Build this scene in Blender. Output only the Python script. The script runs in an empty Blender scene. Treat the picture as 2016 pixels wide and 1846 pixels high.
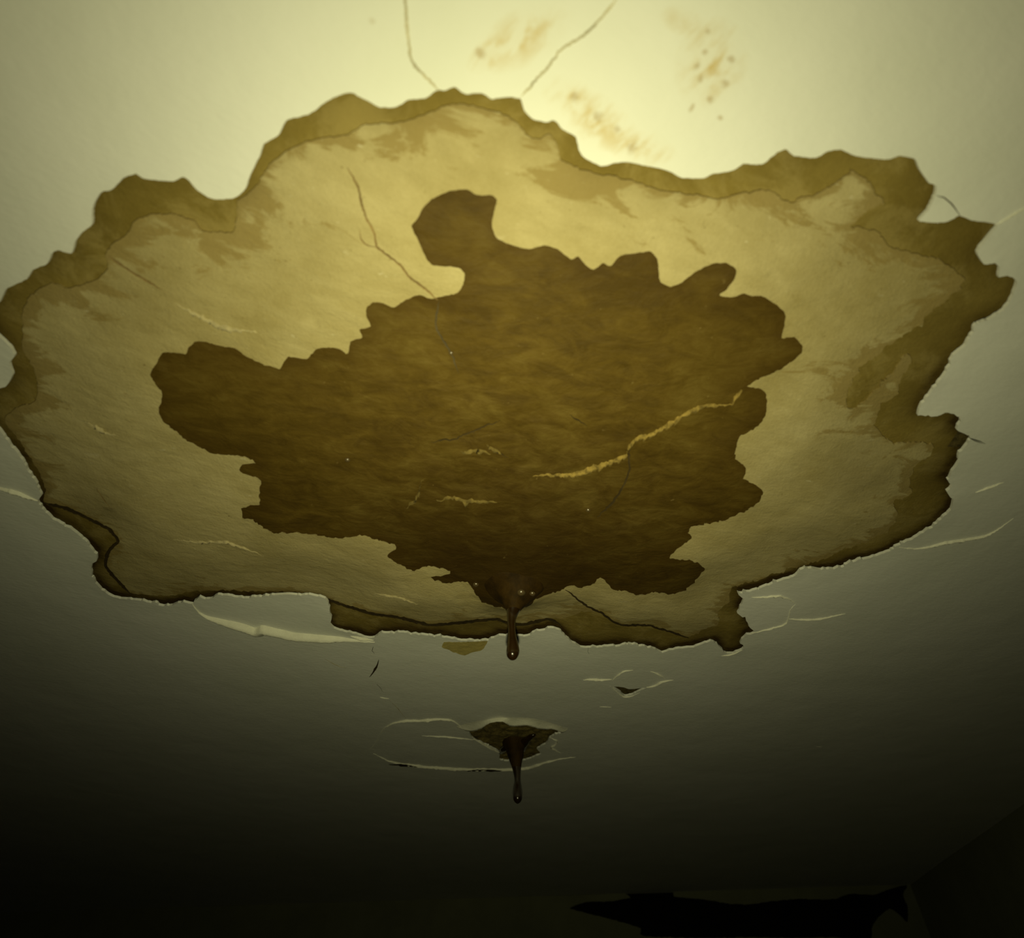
import bpy, math, random
import numpy as np
from mathutils import Vector, noise
from mathutils.geometry import delaunay_2d_cdt

# ------------------------------------------------------------ camera, light, exposure
W, Hh = 2016, 1846
F = 1200.0                      # focal length in pixels of the 2016 px frame
PITCH = math.radians(45)
CAM = Vector((0, 0, 2.0))
H = 2.4                         # ceiling height
scene = bpy.context.scene
cd = bpy.data.cameras.new('camera'); cam = bpy.data.objects.new('camera', cd)
scene.collection.objects.link(cam); scene.camera = cam
cd.sensor_fit = 'HORIZONTAL'; cd.sensor_width = 36; cd.lens = 36 * F / W
cam.location = CAM; cam.rotation_euler = (math.pi / 2 + PITCH, 0, 0)
cd.clip_start = 0.01
cd.dof.use_dof = True; cd.dof.focus_distance = 0.78; cd.dof.aperture_fstop = 5.0

w = bpy.data.worlds.new('world'); scene.world = w; w.use_nodes = True
w.node_tree.nodes['Background'].inputs[0].default_value = (0.5, 0.55, 0.35, 1)
w.node_tree.nodes['Background'].inputs[1].default_value = 0.002

ld = bpy.data.lights.new('flashlight', 'POINT'); lt = bpy.data.objects.new('flashlight', ld)
scene.collection.objects.link(lt)
lt.location = (0.001, 0.09, 2.0)
ld.shadow_soft_size = 0.006; ld.energy = 11.6; ld.color = (1.0, 0.955, 0.50)
# the torch's beam: brightest along its axis, fading to the sides
BEAM = (0.0, math.cos(math.radians(60)), math.sin(math.radians(60)))
ld.use_nodes = True; lnt = ld.node_tree
em = [n for n in lnt.nodes if n.type == 'EMISSION'][0]
geo = lnt.nodes.new('ShaderNodeNewGeometry'); dt = lnt.nodes.new('ShaderNodeVectorMath'); dt.operation = 'DOT_PRODUCT'
dt.inputs[1].default_value = BEAM; lnt.links.new(geo.outputs['Incoming'], dt.inputs[0])
mx = lnt.nodes.new('ShaderNodeMath'); mx.operation = 'MAXIMUM'; mx.inputs[1].default_value = 0.0
lnt.links.new(dt.outputs['Value'], mx.inputs[0])
pw = lnt.nodes.new('ShaderNodeMath'); pw.operation = 'POWER'; pw.inputs[1].default_value = 3.0
lnt.links.new(mx.outputs[0], pw.inputs[0]); lnt.links.new(pw.outputs[0], em.inputs['Strength'])

scene.view_settings.view_transform = 'Standard'
scene.view_settings.look = 'None'
scene.view_settings.exposure = 0.0
scene.view_settings.gamma = 1.0
scene.view_settings.use_curve_mapping = False

# ------------------------------------------------------------ helpers
cp, sp = math.cos(PITCH), math.sin(PITCH)
def ray(px, py):
    x = (px - W / 2) / F; y = (Hh / 2 - py) / F
    return Vector((x, cp - sp * y, sp + cp * y))
def proj(p):
    d = Vector(p) - CAM
    z = d.y * cp + d.z * sp; y = -d.y * sp + d.z * cp
    return (W / 2 + F * d.x / z, Hh / 2 - F * y / z, z)
def hit(px, py, zf=None, z0=H):
    r = ray(px, py); z = z0
    for _ in range(1 if zf is None else 8):
        p = CAM + r * ((z - CAM.z) / r.z)
        if zf is not None: z = zf(p.x, p.y)
    p.z = z
    return p

def link(o): scene.collection.objects.link(o); return o
def tag(o, label=None, cat=None, group=None, kind=None):
    if label: o['label'] = label
    if cat: o['category'] = cat
    if group: o['group'] = group
    if kind: o['kind'] = kind
    return o
def empty(name, loc):
    o = link(bpy.data.objects.new(name, None)); o.location = loc; o.empty_display_size = .02
    return o
def mk(name, vs, fs, mat, parent=None, smooth=True, flat=None):
    me = bpy.data.meshes.new(name)
    off = Vector((0, 0, 0)); q = parent
    while q: off = off + q.location; q = q.parent
    me.from_pydata([tuple(Vector(v) - off) for v in vs], [], [tuple(int(i) for i in f) for f in fs])
    me.materials.append(mat)
    if smooth:
        me.polygons.foreach_set('use_smooth', [True] * len(me.polygons))
        if flat is not None:
            for i in range(flat, len(me.polygons)): me.polygons[i].use_smooth = False
    me.update()
    o = link(bpy.data.objects.new(name, me))
    if parent: o.parent = parent
    return o

def catmull(P, step=5.0, closed=True):
    n = len(P); out = []
    rng = range(n) if closed else range(n - 1)
    for i in rng:
        g = (lambda k: P[k % n]) if closed else (lambda k: P[min(max(k, 0), n - 1)])
        p0, p1, p2, p3 = map(np.array, (g(i - 1), g(i), g(i + 1), g(i + 2)))
        L = np.linalg.norm(p2 - p1); m = max(1, int(L / step))
        for k in range(m):
            t = k / m
            # straight part mixed with the spline keeps corners crisp
            c = .5 * ((2 * p1) + (-p0 + p2) * t + (2 * p0 - 5 * p1 + 4 * p2 - p3) * t * t + (-p0 + 3 * p1 - 3 * p2 + p3) * t ** 3)
            l = p1 + (p2 - p1) * t
            out.append(tuple(.6 * c + .4 * l))
    if not closed: out.append(tuple(P[-1]))
    return out
def rough(L, amp, seed=0.0, scale=9.0, keep_ends=False):
    n = len(L); out = []
    for i, (x, y) in enumerate(L):
        a = amp(x, y) if callable(amp) else amp
        v = Vector((x / scale + seed, y / scale, seed * 3)); v2 = v * 2.7
        dx = noise.noise(v) + .5 * noise.noise(v2); dy = noise.noise(v + Vector((31, 7, 5))) + .5 * noise.noise(v2 + Vector((3, 77, 5)))
        out.append((x + a * dx * 1.3, y + a * dy * 1.3))
    return out
def inside(pts, poly):
    pts = np.asarray(pts, float); poly = np.asarray(poly, float)
    res = np.zeros(len(pts), bool)
    a = poly; b = np.roll(poly, -1, 0)
    for s in range(0, len(pts), 4000):
        x = pts[s:s + 4000, 0][:, None]; y = pts[s:s + 4000, 1][:, None]
        c = ((a[:, 1] > y) != (b[:, 1] > y))
        dy = b[:, 1] - a[:, 1]; dy = np.where(dy == 0, 1e-12, dy)
        xi = a[:, 0] + (y - a[:, 1]) * (b[:, 0] - a[:, 0]) / dy
        res[s:s + 4000] = ((c & (x < xi)).sum(1) % 2) == 1
    return res
def dist_to(pts, poly):
    pts = np.asarray(pts, float); poly = np.asarray(poly, float)[:, :2]
    out = np.empty(len(pts))
    for s in range(0, len(pts), 2000):
        d = pts[s:s + 2000, None, :] - poly[None]
        out[s:s + 2000] = np.sqrt((d ** 2).sum(2).min(1))
    return out
def grid(x0, x1, y0, y1, s):
    xs = np.arange(x0, x1, s); ys = np.arange(y0, y1, s)
    g = np.array([(x + random.uniform(-.25, .25) * s, y + random.uniform(-.25, .25) * s) for x in xs for y in ys])
    return g
def cdt(loops, extra):
    vs = []; es = []
    for L in loops:
        b = len(vs); n = len(L)
        vs += [Vector((p[0], p[1])) for p in L]
        es += [(b + i, b + (i + 1) % n) for i in range(n)]
    if len(extra):
        # drop interior points that crowd the outlines
        al = np.array([[p[0], p[1]] for L in loops for p in L])
        d = dist_to(extra, al)
        vs += [Vector(p) for p, dd in zip(extra, d) if dd > .0025]
    r = delaunay_2d_cdt(vs, es, [], 0, 1e-6)
    V = np.array([[v.x, v.y] for v in r[0]]); T = [tuple(f) for f in r[2]]
    return V, T, V[np.array(T)].mean(1)
def sheet(name, V, T, zf, mat, parent=None, thick=0.0, up=True, only=None):
    """triangles T of the flat set V lifted to zf, with side walls of the given thickness"""
    used = sorted({i for t in T for i in t}); m = {u: k for k, u in enumerate(used)}
    vs = [(V[u][0], V[u][1], zf(V[u][0], V[u][1])) for u in used]
    fs = []
    for t in T:
        a, b, c = t
        ar = (V[b][0] - V[a][0]) * (V[c][1] - V[a][1]) - (V[b][1] - V[a][1]) * (V[c][0] - V[a][0])
        fs.append((m[a], m[c], m[b]) if ar > 0 else (m[a], m[b], m[c]))
    nf = len(fs)
    if thick:
        cnt = {}
        for f in fs:
            for i in range(3):
                e = (f[i], f[(i + 1) % 3]); k = tuple(sorted(e)); cnt.setdefault(k, []).append(e)
        dup = {}
        def dd(i, z):
            if (i, z) not in dup:
                dup[(i, z)] = len(vs); p = vs[i]; vs.append((p[0], p[1], p[2] + (thick if z else 0)))
            return dup[(i, z)]
        for k, l in cnt.items():
            if len(l) == 1:
                a, b = l[0]
                fs.append((dd(b, 0), dd(a, 0), dd(a, 1), dd(b, 1)))
    return mk(name, vs, fs, mat, parent, True, nf)

# ------------------------------------------------------------ materials
class N:
    def __init__(s, name, rough=.8, spec=.3):
        s.m = bpy.data.materials.new(name); s.m.use_nodes = True
        s.t = s.m.node_tree; s.b = s.t.nodes['Principled BSDF']
        s.b.inputs['Roughness'].default_value = rough
        s.b.inputs['Specular IOR Level'].default_value = spec
        s.co = s.t.nodes.new('ShaderNodeTexCoord').outputs['Object']
        g = s.t.nodes.new('ShaderNodeNewGeometry'); s.pos = g.outputs['Position']
    def n(s, t, **k):
        x = s.t.nodes.new(t)
        for a, b in k.items(): setattr(x, a, b)
        return x
    def l(s, a, b): s.t.links.new(a, b)
    def noise(s, scale, detail=5, rough=.6, dist=0, stretch=None, vec=None, rot=0):
        x = s.n('ShaderNodeTexNoise'); x.inputs['Scale'].default_value = scale
        x.inputs['Detail'].default_value = detail; x.inputs['Roughness'].default_value = rough
        x.inputs['Distortion'].default_value = dist
        v = vec or s.pos
        if stretch:
            mp = s.n('ShaderNodeMapping'); mp.vector_type = 'TEXTURE'; mp.inputs['Scale'].default_value = tuple(1 / q for q in stretch)
            mp.inputs['Rotation'].default_value = (0, 0, rot)
            s.l(v, mp.inputs['Vector']); v = mp.outputs[0]
        s.l(v, x.inputs['Vector']); return x.outputs['Fac']
    def ramp(s, fac, stops):
        r = s.n('ShaderNodeValToRGB'); e = r.color_ramp.elements
        while len(e) < len(stops): e.new(.5)
        for k, (p, c) in zip(e, stops):
            k.position = p; k.color = (*c, 1) if len(c) == 3 else c
        s.l(fac, r.inputs[0]); return r.outputs['Color']
    def mix(s, fac, a, b, mode='MIX'):
        x = s.n('ShaderNodeMix', data_type='RGBA', blend_type=mode)
        for i, v in ((0, fac), (6, a), (7, b)):
            if isinstance(v, (int, float)): x.inputs[i].default_value = v
            elif isinstance(v, tuple): x.inputs[i].default_value = (*v, 1)
            else: s.l(v, x.inputs[i])
        return x.outputs[2]
    def math(s, op, a, b=None, clamp=False):
        x = s.n('ShaderNodeMath', operation=op, use_clamp=clamp)
        for i, v in ((0, a), (1, b)):
            if v is None: continue
            if isinstance(v, (int, float)): x.inputs[i].default_value = v
            else: s.l(v, x.inputs[i])
        return x.outputs[0]
    def sstep(s, v, a, b):
        x = s.n('ShaderNodeMapRange', interpolation_type='SMOOTHSTEP')
        s.l(v, x.inputs[0]); x.inputs[1].default_value = a; x.inputs[2].default_value = b
        return x.outputs[0]
    def attr(s, name):
        x = s.n('ShaderNodeAttribute'); x.attribute_name = name; return x.outputs['Fac']
    def col(s, c):
        if isinstance(c, tuple): s.b.inputs['Base Color'].default_value = (*c, 1)
        else: s.l(c, s.b.inputs['Base Color'])
    def bump(s, h, dist, strength=1.0, prev=None):
        x = s.n('ShaderNodeBump'); x.inputs['Distance'].default_value = dist; x.inputs['Strength'].default_value = strength
        s.l(h, x.inputs['Height'])
        if prev: s.l(prev, x.inputs['Normal'])
        s.l(x.outputs[0], s.b.inputs['Normal']); return x.outputs[0]
    def blob(s, c, rx, ry, rot=0.0):
        """distance field of one ellipse round c on the ceiling plane"""
        sub = s.n('ShaderNodeVectorMath', operation='SUBTRACT'); s.l(s.pos, sub.inputs[0]); sub.inputs[1].default_value = (c[0], c[1], H)
        mp = s.n('ShaderNodeMapping'); mp.vector_type = 'TEXTURE'
        mp.inputs['Rotation'].default_value = (0, 0, rot); mp.inputs['Scale'].default_value = (rx, ry, 1e3)
        s.l(sub.outputs[0], mp.inputs['Vector'])
        le = s.n('ShaderNodeVectorMath', operation='LENGTH'); s.l(mp.outputs[0], le.inputs[0])
        return le.outputs['Value']

def pxw(px, py, rx, ry):
    a = hit(px, py); b = hit(px + rx, py); c = hit(px, py + ry)
    return (a.x, a.y), abs(b.x - a.x), abs(c.y - a.y)

def paint_material():
    m = N('ceiling_paint', .75, .2)
    c = m.ramp(m.noise(5, 6, .6), [(.3, (.74, .75, .70)), (.7, (.81, .81, .79))])
    # rusty damp specks and faint yellow blooms
    sp_noise = m.noise(100, 4, .62, .3, (.5, 1, 1), rot=-.85)
    fine = m.noise(300, 3, .7)
    blooms = [(1030, 75, 110, 60, -.4, .40), (960, 110, 50, 30, -.5, .5), (1180, 240, 95, 50, .5, .45), (1400, 130, 75, 95, -.5, .42),
              (1260, 290, 80, 34, .2, .42), (1350, 45, 60, 30, .3, .30), (1120, 190, 60, 40, .3, .3)]
    for (x, y, rx, ry, rot, k) in blooms:
        ce, a, b = pxw(x, y, rx, ry)
        d = m.blob(ce, a, b, rot)
        fall = m.math('SUBTRACT', 1.0, d, True)
        sp = m.sstep(sp_noise, .42, .66)
        f = m.math('MULTIPLY', m.math('MULTIPLY', fall, sp), k * 2.2, True)
        f = m.math('ADD', f, m.math('MULTIPLY', fall, .16 * k * 2), True)
        c = m.mix(f, c, (.60, .48, .25))
    specks = [(1440, 117, 11, 9), (1398, 196, 12, 9), (1388, 103, 8, 8), (1428, 165, 11, 11), (1374, 130, 8, 11), (1393, 62, 8, 7), (1380, 155, 8, 12),
              (1418, 232, 8, 6), (1132, 191, 13, 12), (1178, 230, 14, 12), (1243, 290, 12, 16), (733, 42, 9, 9), (1362, 212, 6, 12), (945, 105, 14, 14), (1215, 255, 9, 9)]
    for (x, y, rx, ry) in specks:
        ce, a, b = pxw(x, y, rx, ry)
        d = m.math('ADD', m.blob(ce, a, b, .4), m.math('MULTIPLY', m.math('SUBTRACT', fine, .5), 1.6))
        f = m.math('MULTIPLY', m.math('SUBTRACT', 1.0, m.sstep(d, .2, 1.1)), .50 if x != 733 else .25)
        c = m.mix(f, c, (.38, .27, .11))
    m.col(c)
    b1 = m.bump(m.noise(260, 3, .6, 0, (.45, 1, 1), rot=.35), .0006, .55)
    m.bump(m.noise(14, 4, .5), .006, .35, b1)
    return m.m

def plaster_material(name, dark, light, spots=True, bump=.0012):
    m = N(name, .9, .12)
    a = m.noise(9, 8, .62, .4); b = m.noise(60, 5, .65, .6, (.5, 1.2, 1), rot=.4); g = m.noise(420, 3, .7)
    mixv = m.math('ADD', m.math('MULTIPLY', a, .6), m.math('ADD', m.math('MULTIPLY', b, .28), m.math('MULTIPLY', g, .12)))
    c = m.ramp(mixv, [(.36, dark), (.5, tuple((x + y) / 2 for x, y in zip(dark, light))), (.62, light)])
    if spots:
        s1 = m.sstep(m.noise(26, 4, .7, .5), .66, .80)
        c = m.mix(m.math('MULTIPLY', s1, .5), c, tuple(x * .5 for x in dark))
        s2 = m.sstep(m.noise(38, 4, .6, .6, (.5, 1.4, 1), rot=-.4), .66, .78)
        c = m.mix(m.math('MULTIPLY', s2, .38), c, (.62, .56, .40))
        # thin brown film left ragged along the outline
        ed = m.attr('edge')
        ff = m.sstep(m.math('ADD', m.math('MULTIPLY', ed, .30), m.noise(34, 7, .68, .8, (.6, 1.2, 1), rot=.25)), .66, .74)
        c = m.mix(m.math('MULTIPLY', ff, .72), c, (.27, .195, .062))
        # crumbs and pinholes
        c = m.mix(m.math('MULTIPLY', m.sstep(m.noise(230, 3, .6), .68, .76), .55), c, (.16, .11, .03))
        c = m.mix(m.math('MULTIPLY', m.sstep(m.noise(210, 3, .6, .3, (.5, 1, 1), rot=.3), .68, .77), .5), c, (.66, .60, .42))
    else:
        c = m.mix(m.math('MULTIPLY', m.sstep(m.noise(22, 7, .70, .6), .46, .62), .6), c, (.34, .265, .095))
    dm = m.attr('damp_and_shade')  # mask for damp and for gap shade painted into the colour
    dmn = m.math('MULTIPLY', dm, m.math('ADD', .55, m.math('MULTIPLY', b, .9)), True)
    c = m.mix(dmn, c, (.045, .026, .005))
    m.col(c)
    b1 = m.bump(g, bump * .5, .8)
    m.bump(m.noise(90, 6, .7, .3, (.6, 1, 1), rot=.35), bump * 1.6, .8, b1)
    return m.m

def wet_material():
    m = N('wet_stained_plaster', .66, .16)
    a = m.noise(7, 8, .65, .5); b = m.noise(50, 7, .7, .8, (.62, 1.2, 1), rot=.12)
    v = m.math('ADD', m.math('MULTIPLY', a, .5), m.math('MULTIPLY', b, .5))
    c = m.ramp(v, [(.38, (.066, .040, .005)), (.5, (.100, .063, .009)), (.64, (.142, .098, .020))])
    # damp deepens towards the place it drips from
    ce, rx, ry = pxw(1010, 1140, 420, 210)
    d = m.math('ADD', m.blob(ce, rx, ry), m.math('MULTIPLY', m.math('SUBTRACT', b, .5), .7))
    c = m.mix(m.math('MULTIPLY', m.math('SUBTRACT', 1.0, m.sstep(d, .1, 1.25)), .80), c, (.026, .013, .0018))
    c = m.mix(m.math('MULTIPLY', m.sstep(m.noise(190, 3, .6), .70, .79), .45), c, (.30, .22, .08))
    dm = m.attr('damp_and_shade'); c = m.mix(m.math('MULTIPLY', dm, .5), c, (.05, .026, .003))
    m.col(c)
    b1 = m.bump(m.noise(260, 4, .7, .2, (.6, 1, 1)), .0007, .7)
    m.bump(m.noise(48, 6, .65, .8, (.65, 1.2, 1), rot=.1), .0028, .7, b1)
    return m.m

def plain(name, c, rough_=.85, spec=.2, nz=60, var=.35, bump=.0008):
    m = N(name, rough_, spec)
    m.col(m.ramp(m.noise(nz, 5, .65), [(.3, tuple(x * (1 - var) for x in c)), (.7, tuple(x * (1 + var) for x in c))]))
    m.bump(m.noise(nz * 4, 4, .65), bump, .8)
    return m.m

def liquid_material():
    m = N('dark_syrupy_liquid', .24, .6)
    m.col(m.ramp(m.noise(30, 3, .5), [(.3, (.013, .006, .001)), (.7, (.034, .015, .0022))]))
    m.b.inputs['Coat Weight'].default_value = .8; m.b.inputs['Coat Roughness'].default_value = .17
    m.bump(m.noise(45, 3, .5), .0006, .3)
    return m.m

M_paint = paint_material()
M_tan = plaster_material('tan_plaster', (.335, .272, .118), (.475, .402, .212))
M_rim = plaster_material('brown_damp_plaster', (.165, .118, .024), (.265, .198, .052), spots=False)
M_wet = wet_material()
M_liq = liquid_material()
M_root = plain('sodden_root', (.034, .018, .0026), .72, .12, nz=60, var=.5, bump=.0009)
M_crack = plain('crack_dark', (.045, .03, .010))
M_hair = plain('crack_grey', (.46, .42, .30))
M_edge = plain('paint_edge', (.80, .79, .68), var=.08)
M_gold = plain('crumbly_plaster_edge', (.25, .175, .045), nz=200, var=.6)
M_dull = plain('dull_plaster_edge', (.16, .115, .032), nz=200, var=.5)
M_pale = plain('pale_plaster_edge', (.44, .375, .21), nz=120, var=.25)
M_hole = plain('old_dark_plaster', (.20, .155, .050), nz=90, var=.6, bump=.004)
M_chip = plain('chipped_plaster', (.10, .075, .025), nz=150, var=.6, bump=.003)
M_wall = plain('wall_paint', (.27, .28, .18), nz=9, var=.12)
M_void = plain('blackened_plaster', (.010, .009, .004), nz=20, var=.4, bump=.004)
M_damp = plain('yellowed_paint', (.44, .36, .12), nz=80, var=.2)

# ------------------------------------------------------------ traced outlines (photo pixels, put on the real planes by hit())
O = [(0,594),(7,577),(17,565),(38,556),(54,548),(66,530),(94,518),(102,499),(115,492),(142,498),(148,476),(163,456),(181,442),(181,414),(189,393),(201,377),(222,372),(243,350),(269,341),(288,351),(344,355),(361,346),(375,355),(389,372),(420,390),(462,388),(483,372),(493,344),(512,306),(521,282),(549,265),(566,235),(611,223),(646,197),(686,181),(704,187),(728,200),(749,211),(781,210),(805,196),(836,193),(860,177),(878,177),(895,170),(916,184),(947,182),(968,194),(999,190),(1025,194),(1032,215),(1048,233),(1076,240),(1091,236),(1107,253),(1133,269),(1140,295),(1152,311),(1183,325),(1211,319),(1235,317),(1270,325),(1300,331),(1321,338),(1343,350),(1385,350),(1403,342),(1442,335),(1463,322),(1499,322),(1524,303),(1545,292),(1563,306),(1605,310),(1630,297),(1655,294),(1684,306),(1744,313),(1772,306),(1801,313),(1811,335),(1829,360),(1843,365),(1840,384),(1826,413),(1808,434),(1840,437),(1865,434),(1886,423),(1911,432),(1962,441),(1946,463),(1922,494),(1936,518),(1957,516),(1966,526),(1964,544),(1982,541),(2001,553),(1993,580),(1975,608),(1946,626),(1918,637),(1911,658),(1893,685),(1875,700),(1861,730),(1837,761),(1812,796),(1806,813),(1837,818),(1861,811),(1892,820),(1882,844),(1910,860),(1892,886),(1885,907),(1875,924),(1865,945),(1875,956),(1865,966),(1874,982),(1872,1001),(1851,1021),(1816,1049),(1781,1067),(1750,1084),(1726,1094),(1684,1103),(1649,1117),(1611,1120),(1583,1115),(1566,1131),(1524,1146),(1483,1162),(1450,1167),(1464,1178),(1452,1205),(1468,1217),(1473,1232),(1486,1243),(1467,1252),(1458,1263),(1464,1275),(1449,1282),(1432,1286),(1422,1278),(1413,1267),(1403,1260),(1383,1266),(1365,1272),(1336,1275),(1303,1283),(1294,1279),(1264,1270),(1229,1267),(1175,1273),(1148,1272),(1127,1263),(1112,1249),(1105,1239),(1083,1235),(1056,1240),(1038,1249),(990,1249),(973,1254),(949,1260),(913,1260),(880,1255),(860,1251),(803,1246),(752,1246),(732,1255),(705,1249),(669,1240),(650,1230),(654,1217),(650,1202),(648,1185),(635,1174),(610,1169),(593,1169),(536,1171),(479,1176),(429,1169),(414,1179),(392,1174),(379,1186),(355,1184),(332,1192),(278,1181),(219,1173),(194,1155),(181,1133),(179,1114),(191,1105),(189,1091),(167,1063),(139,1039),(101,1018),(75,987),(83,973),(73,949),(52,917),(31,886),(0,844),(-34,808),(-24,768),(0,763),(14,758),(26,737),(21,714),(31,695),(21,679),(0,659),(-18,636),(-18,612)]
T = [(45,612),(56,587),(69,574),(101,558),(132,567),(163,560),(194,549),(212,528),(208,501),(222,480),(250,462),(264,435),(306,421),(354,424),(385,438),(396,455),(427,457),(458,457),(465,428),(469,396),(486,383),(510,358),(531,324),(562,299),(597,282),(642,271),(680,267),(715,247),(739,243),(781,243),(808,236),(843,222),(878,208),(912,205),(947,212),(982,222),(1010,236),(1027,253),(1044,271),(1065,273),(1083,264),(1097,285),(1103,312),(1128,326),(1162,340),(1204,347),(1260,361),(1300,374),(1346,381),(1375,384),(1406,391),(1456,384),(1499,375),(1527,377),(1556,402),(1577,391),(1620,377),(1676,338),(1701,352),(1726,381),(1740,399),(1719,411),(1690,430),(1676,445),(1726,455),(1740,473),(1762,491),(1804,501),(1847,509),(1875,526),(1900,551),(1882,576),(1854,601),(1822,622),(1811,640),(1779,658),(1744,683),(1729,700),(1698,719),(1684,737),(1672,765),(1663,800),(1681,805),(1712,780),(1745,745),(1790,695),(1796,712),(1771,747),(1767,778),(1736,796),(1722,830),(1729,848),(1757,872),(1800,871),(1837,876),(1833,897),(1799,921),(1792,956),(1797,973),(1760,987),(1767,1018),(1750,1042),(1705,1067),(1663,1081),(1622,1098),(1587,1113),(1559,1119),(1500,1138),(1444,1157),(1434,1184),(1416,1202),(1413,1226),(1386,1240),(1354,1254),(1330,1245),(1297,1235),(1276,1229),(1229,1229),(1205,1220),(1187,1204),(1148,1205),(1110,1217),(1080,1217),(1062,1220),(1026,1228),(979,1218),(952,1220),(907,1224),(848,1230),(824,1223),(782,1214),(735,1208),(705,1199),(669,1188),(642,1178),(600,1166),(521,1164),(440,1162),(382,1164),(330,1172),(257,1167),(226,1136),(208,1112),(215,1081),(233,1063),(215,1042),(174,1021),(132,1001),(87,990),(90,962),(69,914),(35,865),(10,824),(31,803),(69,789),(75,754),(59,712),(45,685),(45,650)]
S = [(864,385),(888,375),(919,373),(940,384),(965,384),(978,392),(973,417),(968,444),(978,469),(1010,483),(1041,490),(1072,483),(1097,490),(1124,510),(1138,505),(1156,524),(1169,531),(1187,517),(1201,524),(1222,503),(1260,497),(1281,495),(1294,510),(1297,535),(1300,555),(1321,564),(1343,555),(1371,534),(1403,519),(1431,518),(1449,530),(1447,548),(1431,569),(1417,582),(1442,585),(1463,578),(1481,583),(1499,582),(1520,594),(1545,615),(1545,640),(1538,665),(1563,663),(1580,681),(1578,695),(1559,712),(1524,733),(1497,744),(1472,761),(1500,766),(1510,782),(1507,817),(1490,841),(1455,862),(1448,883),(1450,903),(1469,924),(1465,942),(1490,956),(1502,966),(1493,990),(1455,1011),(1413,1028),(1368,1035),(1354,1049),(1361,1060),(1337,1077),(1319,1098),(1368,1105),(1387,1119),(1375,1136),(1360,1151),(1345,1163),(1315,1170),(1294,1165),(1261,1171),(1229,1162),(1205,1160),(1193,1145),(1181,1135),(1169,1148),(1139,1157),(1124,1151),(1101,1163),(1074,1171),(1055,1179),(1046,1188),(1028,1196),(1002,1198),(973,1193),(949,1185),(937,1169),(919,1145),(895,1146),(871,1147),(848,1135),(868,1134),(889,1127),(874,1118),(836,1115),(812,1124),(788,1111),(761,1093),(779,1080),(776,1072),(752,1066),(717,1053),(669,1060),(590,1048),(542,1049),(514,1035),(497,1023),(476,1018),(476,1001),(493,994),(512,995),(510,969),(514,945),(497,938),(472,928),(476,916),(503,909),(479,898),(417,893),(392,879),(361,862),(340,844),(319,827),(312,810),(318,789),(318,772),(295,739),(306,719),(323,693),(365,697),(375,678),(396,671),(434,681),(462,685),(486,702),(521,718),(552,725),(566,702),(604,707),(625,686),(660,685),(685,695),(690,673),(713,664),(708,649),(730,642),(720,621),(722,605),(735,595),(755,597),(775,605),(800,590),(825,580),(848,588),(868,584),(900,577),(912,560),(914,538),(900,526),(870,524),(848,520),(835,500),(822,470),(810,445),(822,430),(832,410),(850,392)]
HOLE2 = [(924,1439),(948,1433),(965,1421),(989,1419),(1007,1429),(1037,1427),(1067,1435),(1087,1434),(1107,1442),(1084,1450),(1076,1462),(1058,1475),(1067,1482),(1049,1490),(1031,1497),(986,1496),(983,1481),(965,1469),(948,1462),(930,1453)]
CHIP = [(1203,1351),(1229,1353),(1243,1357),(1273,1353),(1258,1361),(1246,1367),(1229,1370),(1220,1361)]
CHIP2 = [(1907,860),(1920,864),(1932,868),(1940,874),(1930,872),(1918,868)]
VOID = [(1122,1788),(1155,1775),(1199,1774),(1242,1766),(1232,1758),(1234,1748),(1280,1745),(1325,1750),(1327,1764),(1385,1770),(1433,1778),(1472,1780),(1529,1772),(1577,1769),(1639,1770),(1673,1759),(1721,1761),(1750,1750),(1786,1742),(1778,1760),(1788,1789),(1786,1815),(1772,1800),(1752,1788),(1735,1800),(1718,1822),(1712,1849),(1640,1844),(1560,1846),(1480,1844),(1380,1846),(1266,1842),(1261,1827),(1218,1813),(1170,1801)]

amp = lambda x, y: 1.0 + 1.6 * min(1, max(0, (y - 500) / 600)) + (1.0 if x > 1400 and y > 600 else 0)
Opx = rough(catmull(O, 5), amp, 1.3, 8)
Tpx = rough(rough(catmull(T, 4), lambda x, y: 2.2 + (2.2 if x > 1400 else 0), 4.1, 12), 1.5, 8.8, 4)
Spx = rough(rough(catmull(S, 4), lambda x, y: .9 + 1.6 * min(1, max(0, (y - 500) / 500)), 7.7, 9), lambda x, y: 1.6 * min(1, max(0, (y - 600) / 400)), 1.9, 3.5)
flat = lambda L, z=H: [(p.x, p.y) for p in (hit(x, y, None, z) for x, y in L)]
Ow = flat(Opx)

# right wall and back wall: the corner of the room
c1 = hit(2016, 1582); c2 = hit(1792, 1741)
dw = Vector((c2.x - c1.x, c2.y - c1.y)).normalized()       # along the right wall, away from the camera
nw = Vector((-dw.y, dw.x))                                 # along the back wall, to the left
corner = Vector((c2.x, c2.y))
back_l = corner + nw * 4.4; front_r = corner - dw * 3.6; front_l = back_l - dw * 3.6

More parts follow.
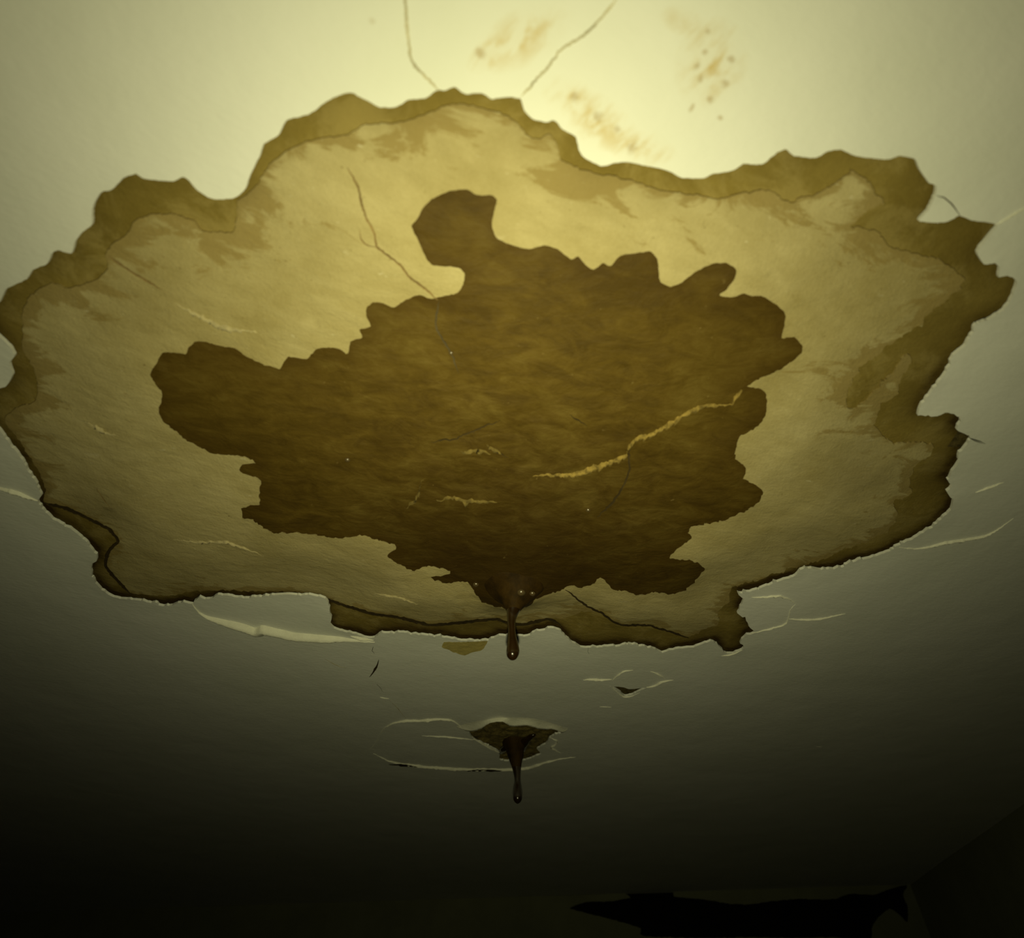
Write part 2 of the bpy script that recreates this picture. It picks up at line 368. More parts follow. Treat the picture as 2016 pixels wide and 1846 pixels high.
# ------------------------------------------------------------ shape of the surfaces
Oarr = np.array(Ow)
g = 0.008
gx0, gy0 = Oarr.min(0) - .08; gx1, gy1 = Oarr.max(0) + .08
nx = int((gx1 - gx0) / g) + 2; ny = int((gy1 - gy0) / g) + 2
GG = np.array([(gx0 + i * g, gy0 + j * g) for i in range(nx) for j in range(ny)])
din = dist_to(GG, Oarr[::2]); din[~inside(GG, Oarr)] *= -1
DIN = din.reshape(nx, ny)
def depth_in(x, y):
    """signed distance inside the torn outline"""
    u = min(max((x - gx0) / g, 0), nx - 1.001); v = min(max((y - gy0) / g, 0), ny - 1.001)
    i, j = int(u), int(v); u -= i; v -= j
    return (DIN[i, j] * (1 - u) + DIN[i + 1, j] * u) * (1 - v) + (DIN[i, j + 1] * (1 - u) + DIN[i + 1, j + 1] * u) * v
Bc = hit(1008, 1090); Lc = hit(1010, 890); Nc = hit(1012, 1150)
def fold_noise(x, y, s, seed=0): return noise.noise(Vector((x * s + seed, y * s, seed)))
def z_plaster(x, y):
    d = depth_in(x, y); k = min(1, max(0, (d - .004) / .10)); k = k * k * (3 - 2 * k)
    r2 = ((x - Bc.x) / .30) ** 2 + ((y - Bc.y + .04) / .22) ** 2
    z = .0045 - k * (.004 + .017 * math.exp(-r2))
    z += .0028 * k * fold_noise(x, y, 9, 2) + .0012 * k * fold_noise(x, y, 28, 5) + .0005 * fold_noise(x, y, 90, 3)
    rn = math.hypot(x - Nc.x, y - Nc.y)
    if rn < .12: z -= .015 * math.exp(-(rn / .034) ** 2) * (1 + .25 * fold_noise(x, y, 40, 3))
    rc = ((x - Lc.x) / .10) ** 2 + ((y - Lc.y) / .07) ** 2
    if rc < 5: z += math.exp(-rc) * (.0022 * fold_noise(x, y, 42, 7) + .0012 * fold_noise(x, y, 95, 1))
    return H + max(z, .0036 if d < 0 else z)
def z_rim(x, y):
    return max(z_plaster(x, y), H - .012) + .0018 + .0004 * fold_noise(x, y, 45, 8)
def z_ceil(x, y):
    d = -depth_in(x, y)
    z = 0.0
    if d > -.01:
        z = -.0016 * math.exp(-max(d, 0) / .012) * (.6 + .8 * fold_noise(x, y, 22, 4))
    return H + z + .0010 * fold_noise(x, y, 5, 9)

# ------------------------------------------------------------ ceiling
Hw2 = flat(rough(catmull(HOLE2, 3), 1.6, 2.2, 5)); Cw = flat(rough(catmull(CHIP, 3), .8, 5.2, 5)); Cw2 = flat(CHIP2)
outer = []
for a, b in ((front_l, front_r), (front_r, corner), (corner, back_l), (back_l, front_l)):
    for k in range(40): outer.append(tuple(a.lerp(b, k / 40)))
random.seed(4)
G1 = grid(-3.2, 1.6, -1.6, 3.1, .05); G1 = G1[inside(G1, outer)]; G1 = G1[dist_to(G1, np.array(outer)) > .02]
G2 = grid(gx0, gx1, gy0, gy1, .011); G2 = G2[np.abs([depth_in(*p) for p in G2]) < .05]
V, Tr, C = cdt([outer, Ow, Hw2, Cw, Cw2], np.vstack([G1, G2]))
keep = inside(C, outer) & ~inside(C, Ow) & ~inside(C, Hw2) & ~inside(C, Cw) & ~inside(C, Cw2)
ceiling = sheet('ceiling', V, [t for t, k in zip(Tr, keep) if k], z_ceil, M_paint, None, .003)
tag(ceiling, kind='structure')

# ------------------------------------------------------------ walls
def wall_quad(name, a, b, mat, loops=None, z0=0.0):
    n = Vector((b[0] - a[0], b[1] - a[1])); L = n.length; n = n / L
    rect = [(0, z0), (L, z0), (L, H), (0, H)]
    loops = loops or []
    V, Tt, C = cdt([rect] + loops, [])
    keep = inside(C, rect)
    for l in loops: keep &= ~inside(C, l)
    vs = [(a[0] + n.x * u, a[1] + n.y * u, v) for u, v in V]
    tr = [t for t, k in zip(Tt, keep) if k]
    return mk(name, vs, tr, mat, None, False)
wr = tag(wall_quad('wall_right', front_r, corner, M_wall), kind='structure')
# hole torn in the top of the back wall, traced on that wall's plane
pn = dw
def hit_wall(px, py, extra=0.0):
    r = ray(px, py); t = ((corner.x - CAM.x) * pn.x + (corner.y - CAM.y) * pn.y + extra) / (r.x * pn.x + r.y * pn.y)
    return CAM + r * t
def uv(p): return ((p.x - corner.x) * nw.x + (p.y - corner.y) * nw.y, p.z)
vw = [uv(hit_wall(x, y)) for x, y in rough(catmull(VOID, 5), 1.2, 3.3, 6)]
vw = [(max(u, .002), min(z, H - .001)) for u, z in vw]
wb = tag(wall_quad('wall_back', corner, back_l, M_wall, [vw]), kind='structure')

vroot = empty('broken_wall_hole', (corner.x + nw.x * .5, corner.y + nw.y * .5, 2.33))
tag(vroot, 'long black ragged hole along the top of the dark wall in the room corner', 'hole')
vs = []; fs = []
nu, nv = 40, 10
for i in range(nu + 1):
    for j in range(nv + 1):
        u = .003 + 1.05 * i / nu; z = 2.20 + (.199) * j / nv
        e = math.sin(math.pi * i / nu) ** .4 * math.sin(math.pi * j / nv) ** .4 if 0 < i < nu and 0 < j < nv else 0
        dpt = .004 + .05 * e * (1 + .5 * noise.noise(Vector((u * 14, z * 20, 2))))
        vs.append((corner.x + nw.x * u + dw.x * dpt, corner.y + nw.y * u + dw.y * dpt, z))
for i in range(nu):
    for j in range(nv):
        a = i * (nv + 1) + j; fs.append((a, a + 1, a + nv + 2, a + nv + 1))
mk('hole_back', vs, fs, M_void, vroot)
# broken edge thickness of the hole
n = len(vw); vs = []; fs = []
for k in (0, 1):
    for (u, z) in vw: vs.append((corner.x + nw.x * u + dw.x * .004 * k, corner.y + nw.y * u + dw.y * .004 * k, z))
for i in range(n): fs.append((i, (i + 1) % n, n + (i + 1) % n, n + i))
mk('broken_edge', vs, fs, M_wall, vroot, False)

# ------------------------------------------------------------ the big torn patch
ctr = hit(1000, 750)
patch = empty('exposed_plaster_patch', (ctr.x, ctr.y, H))
tag(patch, 'huge ragged area of bare tan plaster with a dark wet brown stain', 'plaster')
def set_damp_and_shade(o, fn):
    a = o.data.attributes.new('damp_and_shade', 'FLOAT', 'POINT'); off = o.parent.location if o.parent else Vector((0, 0, 0))
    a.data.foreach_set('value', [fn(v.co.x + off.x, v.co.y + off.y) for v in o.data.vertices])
# rim layer: a sheet that runs on above the paint skin
rimrect = [(gx0 + .01, gy0 + .01), (gx1 - .01, gy0 + .01), (gx1 - .01, gy1 - .01), (gx0 + .01, gy1 - .01)]
Gr = grid(gx0 + .02, gx1 - .02, gy0 + .02, gy1 - .02, .009)
dr = np.array([depth_in(*p) for p in Gr]); Gr = Gr[(dr > -.03)]
V, Tr, C = cdt([rimrect, Ow], Gr)
dC = np.array([depth_in(*c) for c in C])
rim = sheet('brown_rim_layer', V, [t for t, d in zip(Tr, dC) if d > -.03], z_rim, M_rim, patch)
def rim_shade_and_damp(x, y):  # shade of the gap behind the torn edge, painted dark, plus damp blotches
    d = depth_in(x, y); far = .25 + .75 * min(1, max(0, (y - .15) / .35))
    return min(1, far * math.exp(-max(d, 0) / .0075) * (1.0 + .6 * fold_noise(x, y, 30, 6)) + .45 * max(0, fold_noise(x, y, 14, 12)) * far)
set_damp_and_shade(rim, rim_shade_and_damp)
zp = lambda x, y: z_plaster(x, y)
Tw = [(p.x, p.y) for p in (hit(x, y, zp) for x, y in Tpx)]
Sw = [(p.x, p.y) for p in (hit(x, y, zp) for x, y in Spx)]
Gt = grid(gx0, gx1, gy0, gy1, .008); Gn = grid(Nc.x - .075, Nc.x + .075, Nc.y - .075, Nc.y + .075, .0025); Gl = grid(Lc.x - .14, Lc.x + .14, Lc.y - .10, Lc.y + .10, .004)
Gt = np.vstack([Gt, Gn, Gl]); Gt = Gt[inside(Gt, Tw)]
V, Tr, C = cdt([Tw, Sw], Gt)
iT = inside(C, Tw); iS = inside(C, Sw)
tan = sheet('tan_plaster_layer', V, [t for t, a, b in zip(Tr, iT, iS) if a and not b], zp, M_tan, patch, .0016)
wet = sheet('wet_stain', V, [t for t, a, b in zip(Tr, iT, iS) if b], zp, M_wet, patch)
set_damp_and_shade(tan, lambda x, y: .55 * max(0, fold_noise(x, y, 11, 21) - .18) * (1 if y > .25 else .3) + .5 * math.exp(-max(depth_in(x, y), 0) / .006))
dT = dist_to([(v.co.x + ctr.x, v.co.y + ctr.y) for v in tan.data.vertices], np.array(Tw))
a = tan.data.attributes.new('edge', 'FLOAT', 'POINT'); a.data.foreach_set('value', list(np.exp(-dT / .022)))
Swa = np.array(Sw)
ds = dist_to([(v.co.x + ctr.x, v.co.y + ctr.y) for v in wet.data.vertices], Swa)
a = wet.data.attributes.new('damp_and_shade', 'FLOAT', 'POINT'); a.data.foreach_set('value', list(np.exp(-ds / .012)))

# ------------------------------------------------------------ cracks and ridges
def resample(P, step=4): return catmull(P, step, False)
def crack(name, P, wpx, zf, mat, parent, jit=1.2, lift=.0005, seed=0.0, taper=True):
    """an open fissure: a shallow crumbly V along the path"""
    L = rough(resample(P, 4), jit, seed + .37, 7); vs = []; fs = []; n = len(L)
    for i, (x, y) in enumerate(L):
        a = np.array(L[max(i - 1, 0)]); b = np.array(L[min(i + 1, n - 1)]); t = b - a; t = t / (np.linalg.norm(t) + 1e-9); nn = np.array([-t[1], t[0]])
        k = (min(1, i / 6 + .15) * min(1, (n - 1 - i) / 6 + .1)) if taper else 1
        hw = .5 * wpx * k * (.8 + .9 * abs(noise.noise(Vector((x / 6, y / 6, seed)))))
        for s in (-1, 0, 1):
            p = hit(x + nn[0] * hw * s, y + nn[1] * hw * s, zf)
            vs.append((p.x, p.y, p.z - lift + (.0003 if s == 0 else 0)))
        if i:
            q = 3 * (i - 1)
            fs += [(q, q + 1, q + 4, q + 3), (q + 1, q + 2, q + 5, q + 4)]
    return mk(name, vs, fs, mat, parent)
def lip(name, P, wpx, zf, mat, parent, jit=1.0, seed=0.0, slope=.25, lean=1.0, var=.7):
    """a raised edge whose face stands towards the viewer's side of the room: wpx tall in the picture"""
    L = rough(resample(P, 4), jit, seed + .61, 8); n = len(L); vs = []; fs = []
    for i, (x, y) in enumerate(L):
        e = max(4, min(22, n * .35)); k = min(1, i / e + .06) * min(1, (n - 1 - i) / e + .06); k = k ** .8
        ww = wpx(i / (n - 1)) if callable(wpx) else wpx
        ww = ww * k * (1 - .3 * var + var * abs(noise.noise(Vector((x / 9, y / 9, seed)))) + .35 * var * noise.noise(Vector((x / 3, y / 3, seed))))
        A = hit(x, y - ww / 2, zf); dist = proj(A)[2]
        d = ww * dist / F / cp * .95
        s = slope * d
        vs += [(A.x, A.y - .0004, A.z + .0004), (A.x, A.y + s * .3, A.z - d * .6), (A.x, A.y + s, A.z - d), (A.x, A.y + s + d * .6 * lean, A.z - d * .9), (A.x, A.y + s + d * 2.2 * lean, A.z + .0006)]
        if i:
            q = 5 * (i - 1)
            for j in range(4): fs.append((q + j, q + j + 1, q + j + 6, q + j + 5))
    return mk(name, vs, fs, mat, parent)

zc = lambda x, y: z_ceil(x, y)
# on the painted ceiling
crack('crack', [(797,-30),(798,0),(801,50),(806,90),(810,118),(826,140),(845,157),(866,180)], 5.5, zc, M_hair, ceiling, 1.6, seed=1)
crack('crack', [(1026,190),(1050,163),(1080,130),(1105,97),(1145,72),(1170,50),(1190,28),(1216,-5)], 5, zc, M_hair, ceiling, 1.8, seed=2)
crack('crack', [(1842,384),(1858,389),(1872,400),(1890,425)], 2.5, zc, M_crack, ceiling, .6, seed=3)
crack('crack', [(1930,868),(1940,873)], 2.5, zc, M_crack, ceiling, .6, seed=4)
lip('paint_ridge', [(1960,443),(1985,428),(2025,405)], 3.2, zc, M_edge, ceiling, .5, 1)
lip('paint_ridge', [(-20,955),(0,961),(35,970),(75,986)], 5.5, zc, M_edge, ceiling, .5, 2)
lip('paint_ridge', [(1770,1077),(1800,1080),(1825,1077),(1860,1068),(1900,1062),(1940,1055),(1970,1038),(1995,1020)], 3.6, zc, M_edge, ceiling, 1, 3)
lip('paint_ridge', [(1920,970),(1945,960),(1976,949)], 3, zc, M_edge, ceiling, 1, 4)
lip('paint_ridge', [(1478,1175),(1510,1175),(1535,1172),(1555,1180),(1567,1188)], 2.6, zc, M_edge, ceiling, 1, 5)
lip('paint_ridge', [(1567,1188),(1556,1200),(1553,1215),(1548,1226),(1535,1233),(1505,1240),(1478,1247)], 2.2, zc, M_edge, ceiling, 1, 6)
lip('paint_ridge', [(1550,1218),(1590,1220),(1620,1217),(1665,1208)], 2.4, zc, M_edge, ceiling, 1, 7)
lip('paint_ridge', [(1420,1291),(1440,1288),(1462,1279)], 2, zc, M_edge, ceiling, .6, 8)
# the lifted tongue of paint under the left edge of the patch
lip('lifted_paint_edge', [(378,1188),(392,1205),(410,1215),(440,1223),(480,1233),(503,1241),(515,1236),(540,1241),(580,1250),(640,1255),(665,1256),(700,1260),(738,1264)],
    lambda t: 6 + 5 * math.sin(math.pi * min(1, t * 1.1)), zc, M_edge, ceiling, .4, 9, .35, var=.15)
lip('paint_ridge', [(690,1252),(705,1255),(722,1258),(736,1260)], 5, zc, M_edge, ceiling, .6, 10)
crack('crack', [(735,1272),(733,1280),(737,1286)], 6, zc, M_crack, ceiling, .6, seed=5)
crack('crack', [(746,1298),(741,1312),(734,1324),(727,1332)], 5.5, zc, M_crack, ceiling, .6, seed=6)
crack('crack', [(742,1346),(750,1354),(753,1361)], 4.5, zc, M_crack, ceiling, .6, seed=7)
lip('paint_ridge', [(748,1372),(757,1374),(766,1375)], 2.5, zc, M_edge, ceiling, .3, 11)
crack('crack', [(766,1378),(778,1388),(790,1402),(800,1414)], 1.2, zc, M_hair, ceiling, .6, seed=8)
crack('crack', [(640,1296),(655,1305),(668,1311),(682,1314)], 1.6, zc, M_hair, ceiling, .6, seed=9)
crack('crack', [(855,1329),(862,1330),(868,1329)], 2.5, zc, M_hair, ceiling, .4, seed=10)
crack('crack', [(1158,1275),(1157,1281),(1160,1287)], 6, zc, M_crack, ceiling, .8, seed=11)
# blister ring round the second hole
lip('blister_edge', [(744,1452),(750,1442),(760,1430),(775,1423),(800,1418),(830,1418),(860,1415),(888,1417),(900,1424),(912,1434),(926,1438)], 3.2, zc, M_edge, ceiling, .6, 12)
lip('blister_edge', [(728,1476),(733,1470),(738,1464),(746,1452)], 2, zc, M_edge, ceiling, 1.4, 13)
lip('blister_edge', [(735,1483),(750,1490),(765,1498),(790,1503),(830,1508),(880,1512),(920,1514),(960,1514),(1000,1514),(1040,1511),(1065,1503),(1100,1494),(1133,1490)], 3.4, zc, M_edge, ceiling, .8, 14)
crack('crack', [(766,1500),(785,1501),(805,1503),(822,1505)], 4.5, zc, M_crack, ceiling, .8, seed=12, lift=.004)
crack('crack', [(920,1513),(940,1512),(965,1512),(990,1513)], 4.5, zc, M_crack, ceiling, .8, seed=13, lift=.004)
lip('paint_ridge', [(830,1448),(855,1449),(880,1450),(905,1453),(935,1456)], 1.8, zc, M_edge, ceiling, .6, 15)
lip('paint_ridge', [(932,1454),(950,1463),(966,1472),(985,1482)], 3, zc, M_edge, ceiling, .6, 16)
lip('paint_ridge', [(1082,1452),(1098,1458),(1092,1466),(1084,1471),(1092,1476),(1105,1483)], 2.4, zc, M_edge, ceiling, 1, 17)
# blister by the small chip
lip('blister_edge', [(1148,1338),(1165,1337),(1185,1338),(1205,1337)], 3, zc, M_edge, ceiling, .4, 18)
lip('blister_edge', [(1205,1340),(1215,1330),(1228,1321),(1247,1319)], 2, zc, M_edge, ceiling, .5, 19)
lip('blister_edge', [(1280,1321),(1295,1326),(1307,1334),(1309,1339)], 2.4, zc, M_edge, ceiling, .4, 20)
lip('blister_edge', [(1272,1353),(1288,1350),(1300,1343),(1312,1340),(1326,1338)], 2.8, zc, M_edge, ceiling, .4, 21)
lip('blister_edge', [(1200,1349),(1215,1362),(1228,1372),(1246,1369),(1260,1363)], 1.6, zc, M_edge, ceiling, .4, 22)
lip('paint_ridge', [(1180,1391),(1192,1391),(1204,1392)], 1.4, zc, M_edge, ceiling, .3, 23)
lip('paint_ridge', [(1606,1469),(1618,1470)], 1.4, zc, M_edge, ceiling, .3, 24)
# yellowed corner of paint below the edge
Dm = flat(rough(catmull([(874,1263),(900,1262),(930,1261),(960,1260),(955,1270),(948,1279),(930,1283),(915,1289),(897,1284),(880,1277),(870,1273)], 4), .8, 9, 5))
V, Tr, C = cdt([Dm], []); kp = inside(C, Dm)
sheet('yellowed_paint_stain', V, [t for t, k in zip(Tr, kp) if k], lambda x, y: z_ceil(x, y) - .0006, M_damp, ceiling)

# on the patch
crack('crack', [(684,328),(693,345),(706,370),(712,400),(722,430),(738,460),(741,484),(765,503),(790,523),(806,545),(835,566),(862,590)], 4, zp, M_crack, tan, 1.2, seed=20).data.materials[0] = plain('crack_brown', (.22, .15, .06))
CB = bpy.data.materials['crack_brown']
crack('crack', [(708,452),(712,472),(724,482),(741,486)], 3, zp, CB, tan, 1.0, seed=21)
crack('crack', [(213,502),(240,522),(270,541),(300,558),(318,570)], 4, zp, CB, tan, 1.2, seed=22)
crack('crack', [(864,592),(858,640),(874,672),(890,697),(898,720),(903,735)], 3.5, zp, plain('crack_grey_brown', (.075, .058, .030)), wet, 1.2, seed=23)
lip('plaster_ridge', [(345,597),(370,610),(395,622),(430,640),(465,648),(505,653)], 4, zp, M_pale, tan, 2.5, 30, .9, var=1.6)
lip('plaster_ridge', [(340,1062),(380,1066),(440,1066),(480,1078),(520,1094)], 2.6, zp, M_pale, tan, 2, 31, .9, var=1.2)
lip('plaster_ridge', [(168,830),(190,840),(210,850),(228,856)], 4, zp, M_pale, tan, 3, 32, 1, var=1.5)
lip('plaster_ridge', [(738,1168),(770,1172),(800,1180),(822,1190)], 2.2, zp, M_pale, tan, 2, 33, 1, var=1.2)
crack('gap_shade_strip', [(87,989),(132,1000),(174,1020),(215,1041),(233,1064),(216,1082),(208,1112),(226,1136),(257,1168)], 6, zp, M_crack, tan, 1.0, seed=24)  # dark strip standing in for the shade along the plaster step
crack('gap_shade_strip', [(640,1177),(669,1188),(705,1199),(735,1208),(782,1214),(824,1224),(848,1230),(907,1225),(952,1220),(979,1218),(1000,1226),(1026,1229),(1062,1221),(1080,1218),(1095,1224),(1108,1236)], 5.5, zp, M_crack, tan, 1.0, seed=25)  # shadow of the plaster layer's far edge, laid on as a dark strip
crack('crack', [(1112,1160),(1125,1168),(1140,1181),(1160,1195),(1183,1205),(1205,1222),(1229,1230),(1276,1230),(1297,1236),(1330,1246),(1356,1256)], 3.8, zp, M_crack, tan, 1.4, seed=26)
crack('crack', [(190,960),(203,980),(216,998)], 2.5, zp, CB, tan, 1.0, seed=27)
lip('crumbly_edge', [(1050,936),(1090,934),(1125,933),(1160,922),(1200,908),(1232,895),(1238,878),(1255,862),(1290,850),(1330,825),(1370,803),(1400,797),(1440,796)], 4.6, zp, M_gold, wet, 2.6, 34, .8, var=1.5)
lip('crumbly_edge', [(1440,798),(1445,785),(1455,772),(1462,768)], 6, zp, M_gold, wet, 2.2, 35, .8, var=1.2)
lip('plaster_ridge', [(860,985),(890,980),(920,984),(950,986),(975,990)], 3, zp, M_dull, wet, 4, 36, 1.8, var=1.6)
lip('plaster_ridge', [(905,890),(925,888),(945,884),(965,893)], 3, zp, M_dull, wet, 4, 37, 1.8, var=1.6)
lip('plaster_ridge', [(800,1000),(815,985),(825,965),(830,945)], 3, zp, M_dull, wet, 4, 38, 1.8, var=1.6)
lip('plaster_ridge', [(958,875),(972,884),(990,890)], 3, zp, M_dull, wet, 4, 39, 1.8, var=1.6)
crack('crack', [(1238,880),(1240,905),(1238,930),(1225,960),(1210,985),(1188,1005),(1176,1020)], 4, zp, M_crack, wet, 3, seed=28)
crack('crack', [(850,870),(880,864),(900,862),(925,850),(955,838),(985,828)], 3, zp, M_crack, wet, 3, seed=29)
crack('crack', [(1120,815),(1140,828),(1155,838)], 3, zp, M_crack, wet, 2, seed=30)
crack('crack', [(960,880),(980,890),(1000,900)], 3, zp, M_crack, wet, 2, seed=31)

# ------------------------------------------------------------ second, small hole with curled paint
c = hit(1015, 1460)
h2 = empty('small_ceiling_hole', (c.x, c.y, H))
tag(h2, 'small torn hole in dim ceiling with rough brown plaster and curled pale paint', 'hole')
bb = np.array(Hw2); x0, y0 = bb.min(0) - .012; x1, y1 = bb.max(0) + .012
Gh = grid(x0, x1, y0, y1, .0035)
V, Tr, C = cdt([[(x0, y0), (x1, y0), (x1, y1), (x0, y1)]], Gh[(Gh[:, 0] > x0 + .002) & (Gh[:, 0] < x1 - .002) & (Gh[:, 1] > y0 + .002) & (Gh[:, 1] < y1 - .002)])
z_h = lambda x, y: H + .0070 + .0040 * fold_noise(x, y, 45, 1) + .0025 * fold_noise(x, y, 110, 2)
hb = sheet('rough_plaster', V, Tr, lambda x, y: max(z_h(x, y), H + .0035), M_hole, h2)
# torn lump hanging at the far edge
def ribbon(name, A, B, zA, zB, mat, parent, rows=6, bow=0.0, seed=0, jit=1.0, th=.0012):
    """curled paint: from line A on the ceiling to its free edge B hanging lower"""
    A = resample(A, 4); n = len(A); B = resample(B, 4)
    Bi = [B[int(round(i * (len(B) - 1) / (n - 1)))] for i in range(n)]; Bi = rough(Bi, jit, seed, 6)
    vs = []; fs = []
    for i in range(n):
        e = math.sin(math.pi * min(1, max(0, i / (n - 1)))) ** .5
        a = hit(*A[i], None, zA); b = hit(*Bi[i], None, zA + (zB - zA) * e)
        for j in range(rows + 1):
            t = j / rows; p = a.lerp(b, t); p.z = a.z + (b.z - a.z) * t ** 1.6
            vs.append(p)
    m = len(vs)
    vs += [Vector((p.x, p.y + .0006, p.z + th)) for p in vs]
    for i in range(n - 1):
        for j in range(rows):
            q = i * (rows + 1) + j
            fs.append((q, q + 1, q + rows + 2, q + rows + 1)); fs.append((m + q, m + q + rows + 1, m + q + rows + 2, m + q + 1))
        q = i * (rows + 1) + rows; fs.append((q, m + q, m + q + rows + 1, q + rows + 1))
    return mk(name, vs, fs, mat, parent)
ribbon('curled_paint', [(898,1428),(930,1421),(965,1415),(1000,1412),(1040,1413),(1075,1420),(1105,1430),(1118,1434)],
       [(900,1432),(926,1440),(948,1434),(965,1423),(989,1420),(1007,1430),(1037,1428),(1067,1436),(1087,1435),(1107,1442),(1117,1437)], H - .0002, H - .007, M_edge, h2, seed=5)

c = hit(1237, 1360)
h3 = empty('ceiling_paint_chip', (c.x, c.y, H))
tag(h3, 'tiny dark chipped spot in the ceiling paint, right of the hanging drips', 'paint chip')
def backing(name, loop, mat, parent, up, ns, amp_):
    bb = np.array(loop); x0, y0 = bb.min(0) - .008; x1, y1 = bb.max(0) + .008
    Gh = grid(x0, x1, y0, y1, .0035); Gh = Gh[(Gh[:, 0] > x0 + .002) & (Gh[:, 0] < x1 - .002) & (Gh[:, 1] > y0 + .002) & (Gh[:, 1] < y1 - .002)]
    V, Tr, C = cdt([[(x0, y0), (x1, y0), (x1, y1), (x0, y1)]], Gh)
    return sheet(name, V, Tr, lambda x, y: H + up + amp_ * fold_noise(x, y, ns, 3), mat, parent)
backing('chipped_surface', Cw, M_chip, h3, .005, 90, .0015)
c = hit(1925, 868)
h4 = empty('ceiling_paint_sliver', (c.x, c.y, H))
tag(h4, 'thin dark sliver chipped off the right tip of the big torn patch', 'paint chip')
backing('chipped_surface', Cw2, M_chip, h4, .005, 90, .0015)

# ------------------------------------------------------------ hanging drips
def down_point(R, py):
    """depth below R at which a plumb line from R crosses the given picture row"""
    lo, hi = -.05, .35
    for _ in range(40):
        m = (lo + hi) / 2
        if proj((R.x, R.y, R.z - m))[1] < py: lo = m
        else: hi = m
    return lo
def drip(name, R, rings, seg=40, wob=.04):
    root = R.copy(); vs = []; fs = []
    # densify the profile
    prof = []
    P = [np.array(r, float) for r in rings]
    for i in range(len(P) - 1):
        p0, p1, p2, p3 = P[max(i - 1, 0)], P[i], P[i + 1], P[min(i + 2, len(P) - 1)]
        for k in range(4):
            t = k / 4
            prof.append(.5 * ((2 * p1) + (-p0 + p2) * t + (2 * p0 - 5 * p1 + 4 * p2 - p3) * t * t + (-p0 + 3 * p1 - 3 * p2 + p3) * t ** 3))
    prof.append(P[-1])
    for i, (py, cx, r) in enumerate(prof):
        L = down_point(R, py); z = R.z - L
        px0, _, dist = proj((R.x, R.y, z)); x = R.x + (cx - px0) * dist / F; rr = r * dist / F
        for s in range(seg):
            a = 2 * math.pi * s / seg
            k = 1 + wob * min(1, max(0, (r - 9) / 10)) * 4 * noise.noise(Vector((math.cos(a) * 1.3, math.sin(a) * 1.3, i * .12 + seed_[0])))
            vs.append((x + rr * k * math.cos(a), R.y + rr * k * math.sin(a), z))
        if i:
            q = (i - 1) * seg
            for s in range(seg): fs.append((q + s, q + (s + 1) % seg, q + seg + (s + 1) % seg, q + seg + s))
    b = len(vs); vs.append((x, R.y, z - .0006)); q = (len(prof) - 1) * seg
    for s in range(seg): fs.append((q + s, q + (s + 1) % seg, b))
    fs.append(tuple(range(seg))[::-1])
    return vs, fs
seed_ = [3.0]
def split(vs, fs, root, cuts, seg=40):
    """root flare, thin strand and round tip of one continuous drip"""
    nr = (len(vs) - 1) // seg; b = [0, cuts[0], cuts[1], nr]
    for k, nm in enumerate(('drip_root', 'drip_strand', 'drip_tip')):
        lo, hi = b[k] * seg, min(b[k + 1] * seg + seg, nr * seg)
        last = k == 2
        ff = [f for f in fs if all(lo <= i < hi or (last and i == len(vs) - 1) for i in f) and (len(f) < 6)]
        used = sorted({i for f in ff for i in f}); m = {u: q for q, u in enumerate(used)}
        mk(nm, [vs[u] for u in used], [tuple(m[i] for i in f) for f in ff], M_root if k == 0 else M_liq, root)
R1 = hit(1013, 1158, None, H - .018)
vs, fs = drip('d', R1, [(1149,1010,62),(1153,1010,60),(1159,1011,55),(1166,1013,46),(1176,1015,35),(1186,1015,26),(1197,1012,17),(1208,1009,11.5),(1222,1007,8.3),(1240,1007.5,7.3),(1252,1008,8.3),(1264,1009,10.3),(1275,1009.5,12.2),(1284,1009.5,12.8),(1291,1009,11),(1296,1009,7),(1298,1009,3.5)])
d1 = empty('hanging_drip', R1)
tag(d1, 'long dark brown drip with round tip hanging from the wet stain', 'drip')
split(vs, fs, d1, (26, 34))
seed_[0] = 9.0
R2 = hit(1016, 1462, lambda x, y: H + .004)
vs, fs = drip('d', R2, [(1459,1016,27),(1465,1014,24),(1474,1014,19.5),(1485,1015,16),(1497,1015.5,12.5),(1511,1017,9),(1529,1018.5,6.3),(1541,1019,5.8),(1554,1019,7.6),(1565,1019,9),(1573,1019,8.4),(1578,1019,5.8),(1581,1019,2.5)])
d2 = empty('hanging_drip', R2)
tag(d2, 'thin blackish drip hanging from the small hole lower down in the dim ceiling', 'drip')
split(vs, fs, d2, (20, 30))
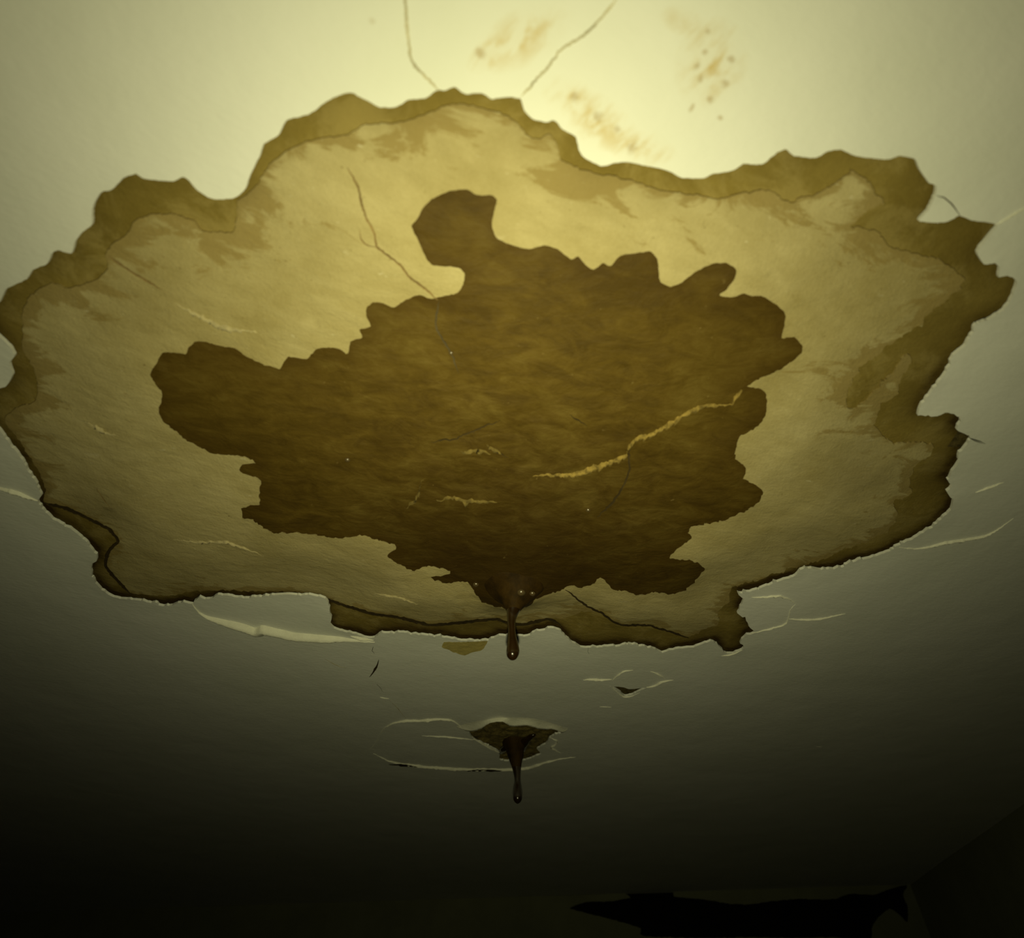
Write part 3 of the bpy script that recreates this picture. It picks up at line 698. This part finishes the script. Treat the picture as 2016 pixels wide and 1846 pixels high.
# branching root smeared on the plaster of the small hole
def smear(name, path, mat, parent, z):
    vs = []; fs = []; seg = 12
    pts = [hit(x, y, None, z) for x, y, r in path]; rs = [r * proj(p)[2] / F for p, (x, y, r) in zip(pts, path)]
    for i, (p, r) in enumerate(zip(pts, rs)):
        t = (pts[min(i + 1, len(pts) - 1)] - pts[max(i - 1, 0)]).normalized(); s = t.cross(Vector((0, 0, 1))).normalized()
        for k in range(seg):
            a = 2 * math.pi * k / seg; vs.append(p + s * r * math.cos(a) + Vector((0, 0, 1)) * r * .6 * math.sin(a))
        if i:
            q = (i - 1) * seg
            for k in range(seg): fs.append((q + k, q + (k + 1) % seg, q + seg + (k + 1) % seg, q + seg + k))
    fs.append(tuple(range(seg))[::-1]); fs.append(tuple(range((len(pts) - 1) * seg, len(pts) * seg)))
    return mk(name, vs, fs, mat, parent)
smear('root_smear', [(1053,1446,3),(1046,1449,6),(1038,1455,8),(1030,1463,11),(1022,1474,13)], M_liq, d2, H + .001)
smear('root_smear', [(985,1482,4),(992,1474,8),(1002,1468,12),(1012,1466,14)], M_liq, d2, H + .001)

# ------------------------------------------------------------ water beads on the stain
beads = [(684, 905, 4, 'single clear bead of water on the left half of the dark stain'),
         (1158, 1004, 3.5, 'clear bead of water on the right of the stain below the pale crack'),
         (937, 1150, 4.5, 'bright water bead at the left edge of the drip root'),
         (1026, 1166, 6.5, 'largest bright water bead just above the neck of the long drip'),
         (1048, 1168, 4.5, 'small water bead at the right shoulder of the long drip'),
         (888, 695, 3.5, 'pale water bead at the end of the dark crack in the stain')]
M_bead = N('clear_water', .28, 1.0); M_bead.col((.10, .07, .03)); M_bead.b.inputs['Coat Weight'].default_value = 1.0; M_bead.b.inputs['Coat Roughness'].default_value = .25; M_bead = M_bead.m
for (x, y, r, lab) in beads:
    if x == 1026 or x == 1048:
        p = hit(x, y, lambda a, b: z_plaster(a, b) - .012)
    else: p = hit(x, y, zp)
    rr = 1.3 * r * proj(p)[2] / F; vs = []; fs = []; nu, nv = 20, 12
    for j in range(nv + 1):
        th = math.pi * j / nv
        for i in range(nu):
            a = 2 * math.pi * i / nu; vs.append((p.x + rr * math.sin(th) * math.cos(a), p.y + rr * math.sin(th) * math.sin(a), p.z + rr * .75 * math.cos(th)))
    for j in range(nv):
        for i in range(nu): fs.append((j * nu + i, j * nu + (i + 1) % nu, (j + 1) * nu + (i + 1) % nu, (j + 1) * nu + i))
    o = mk('water_bead', vs, fs, M_bead)
    tag(o, lab, 'water drop', 'water beads on the wet stain')
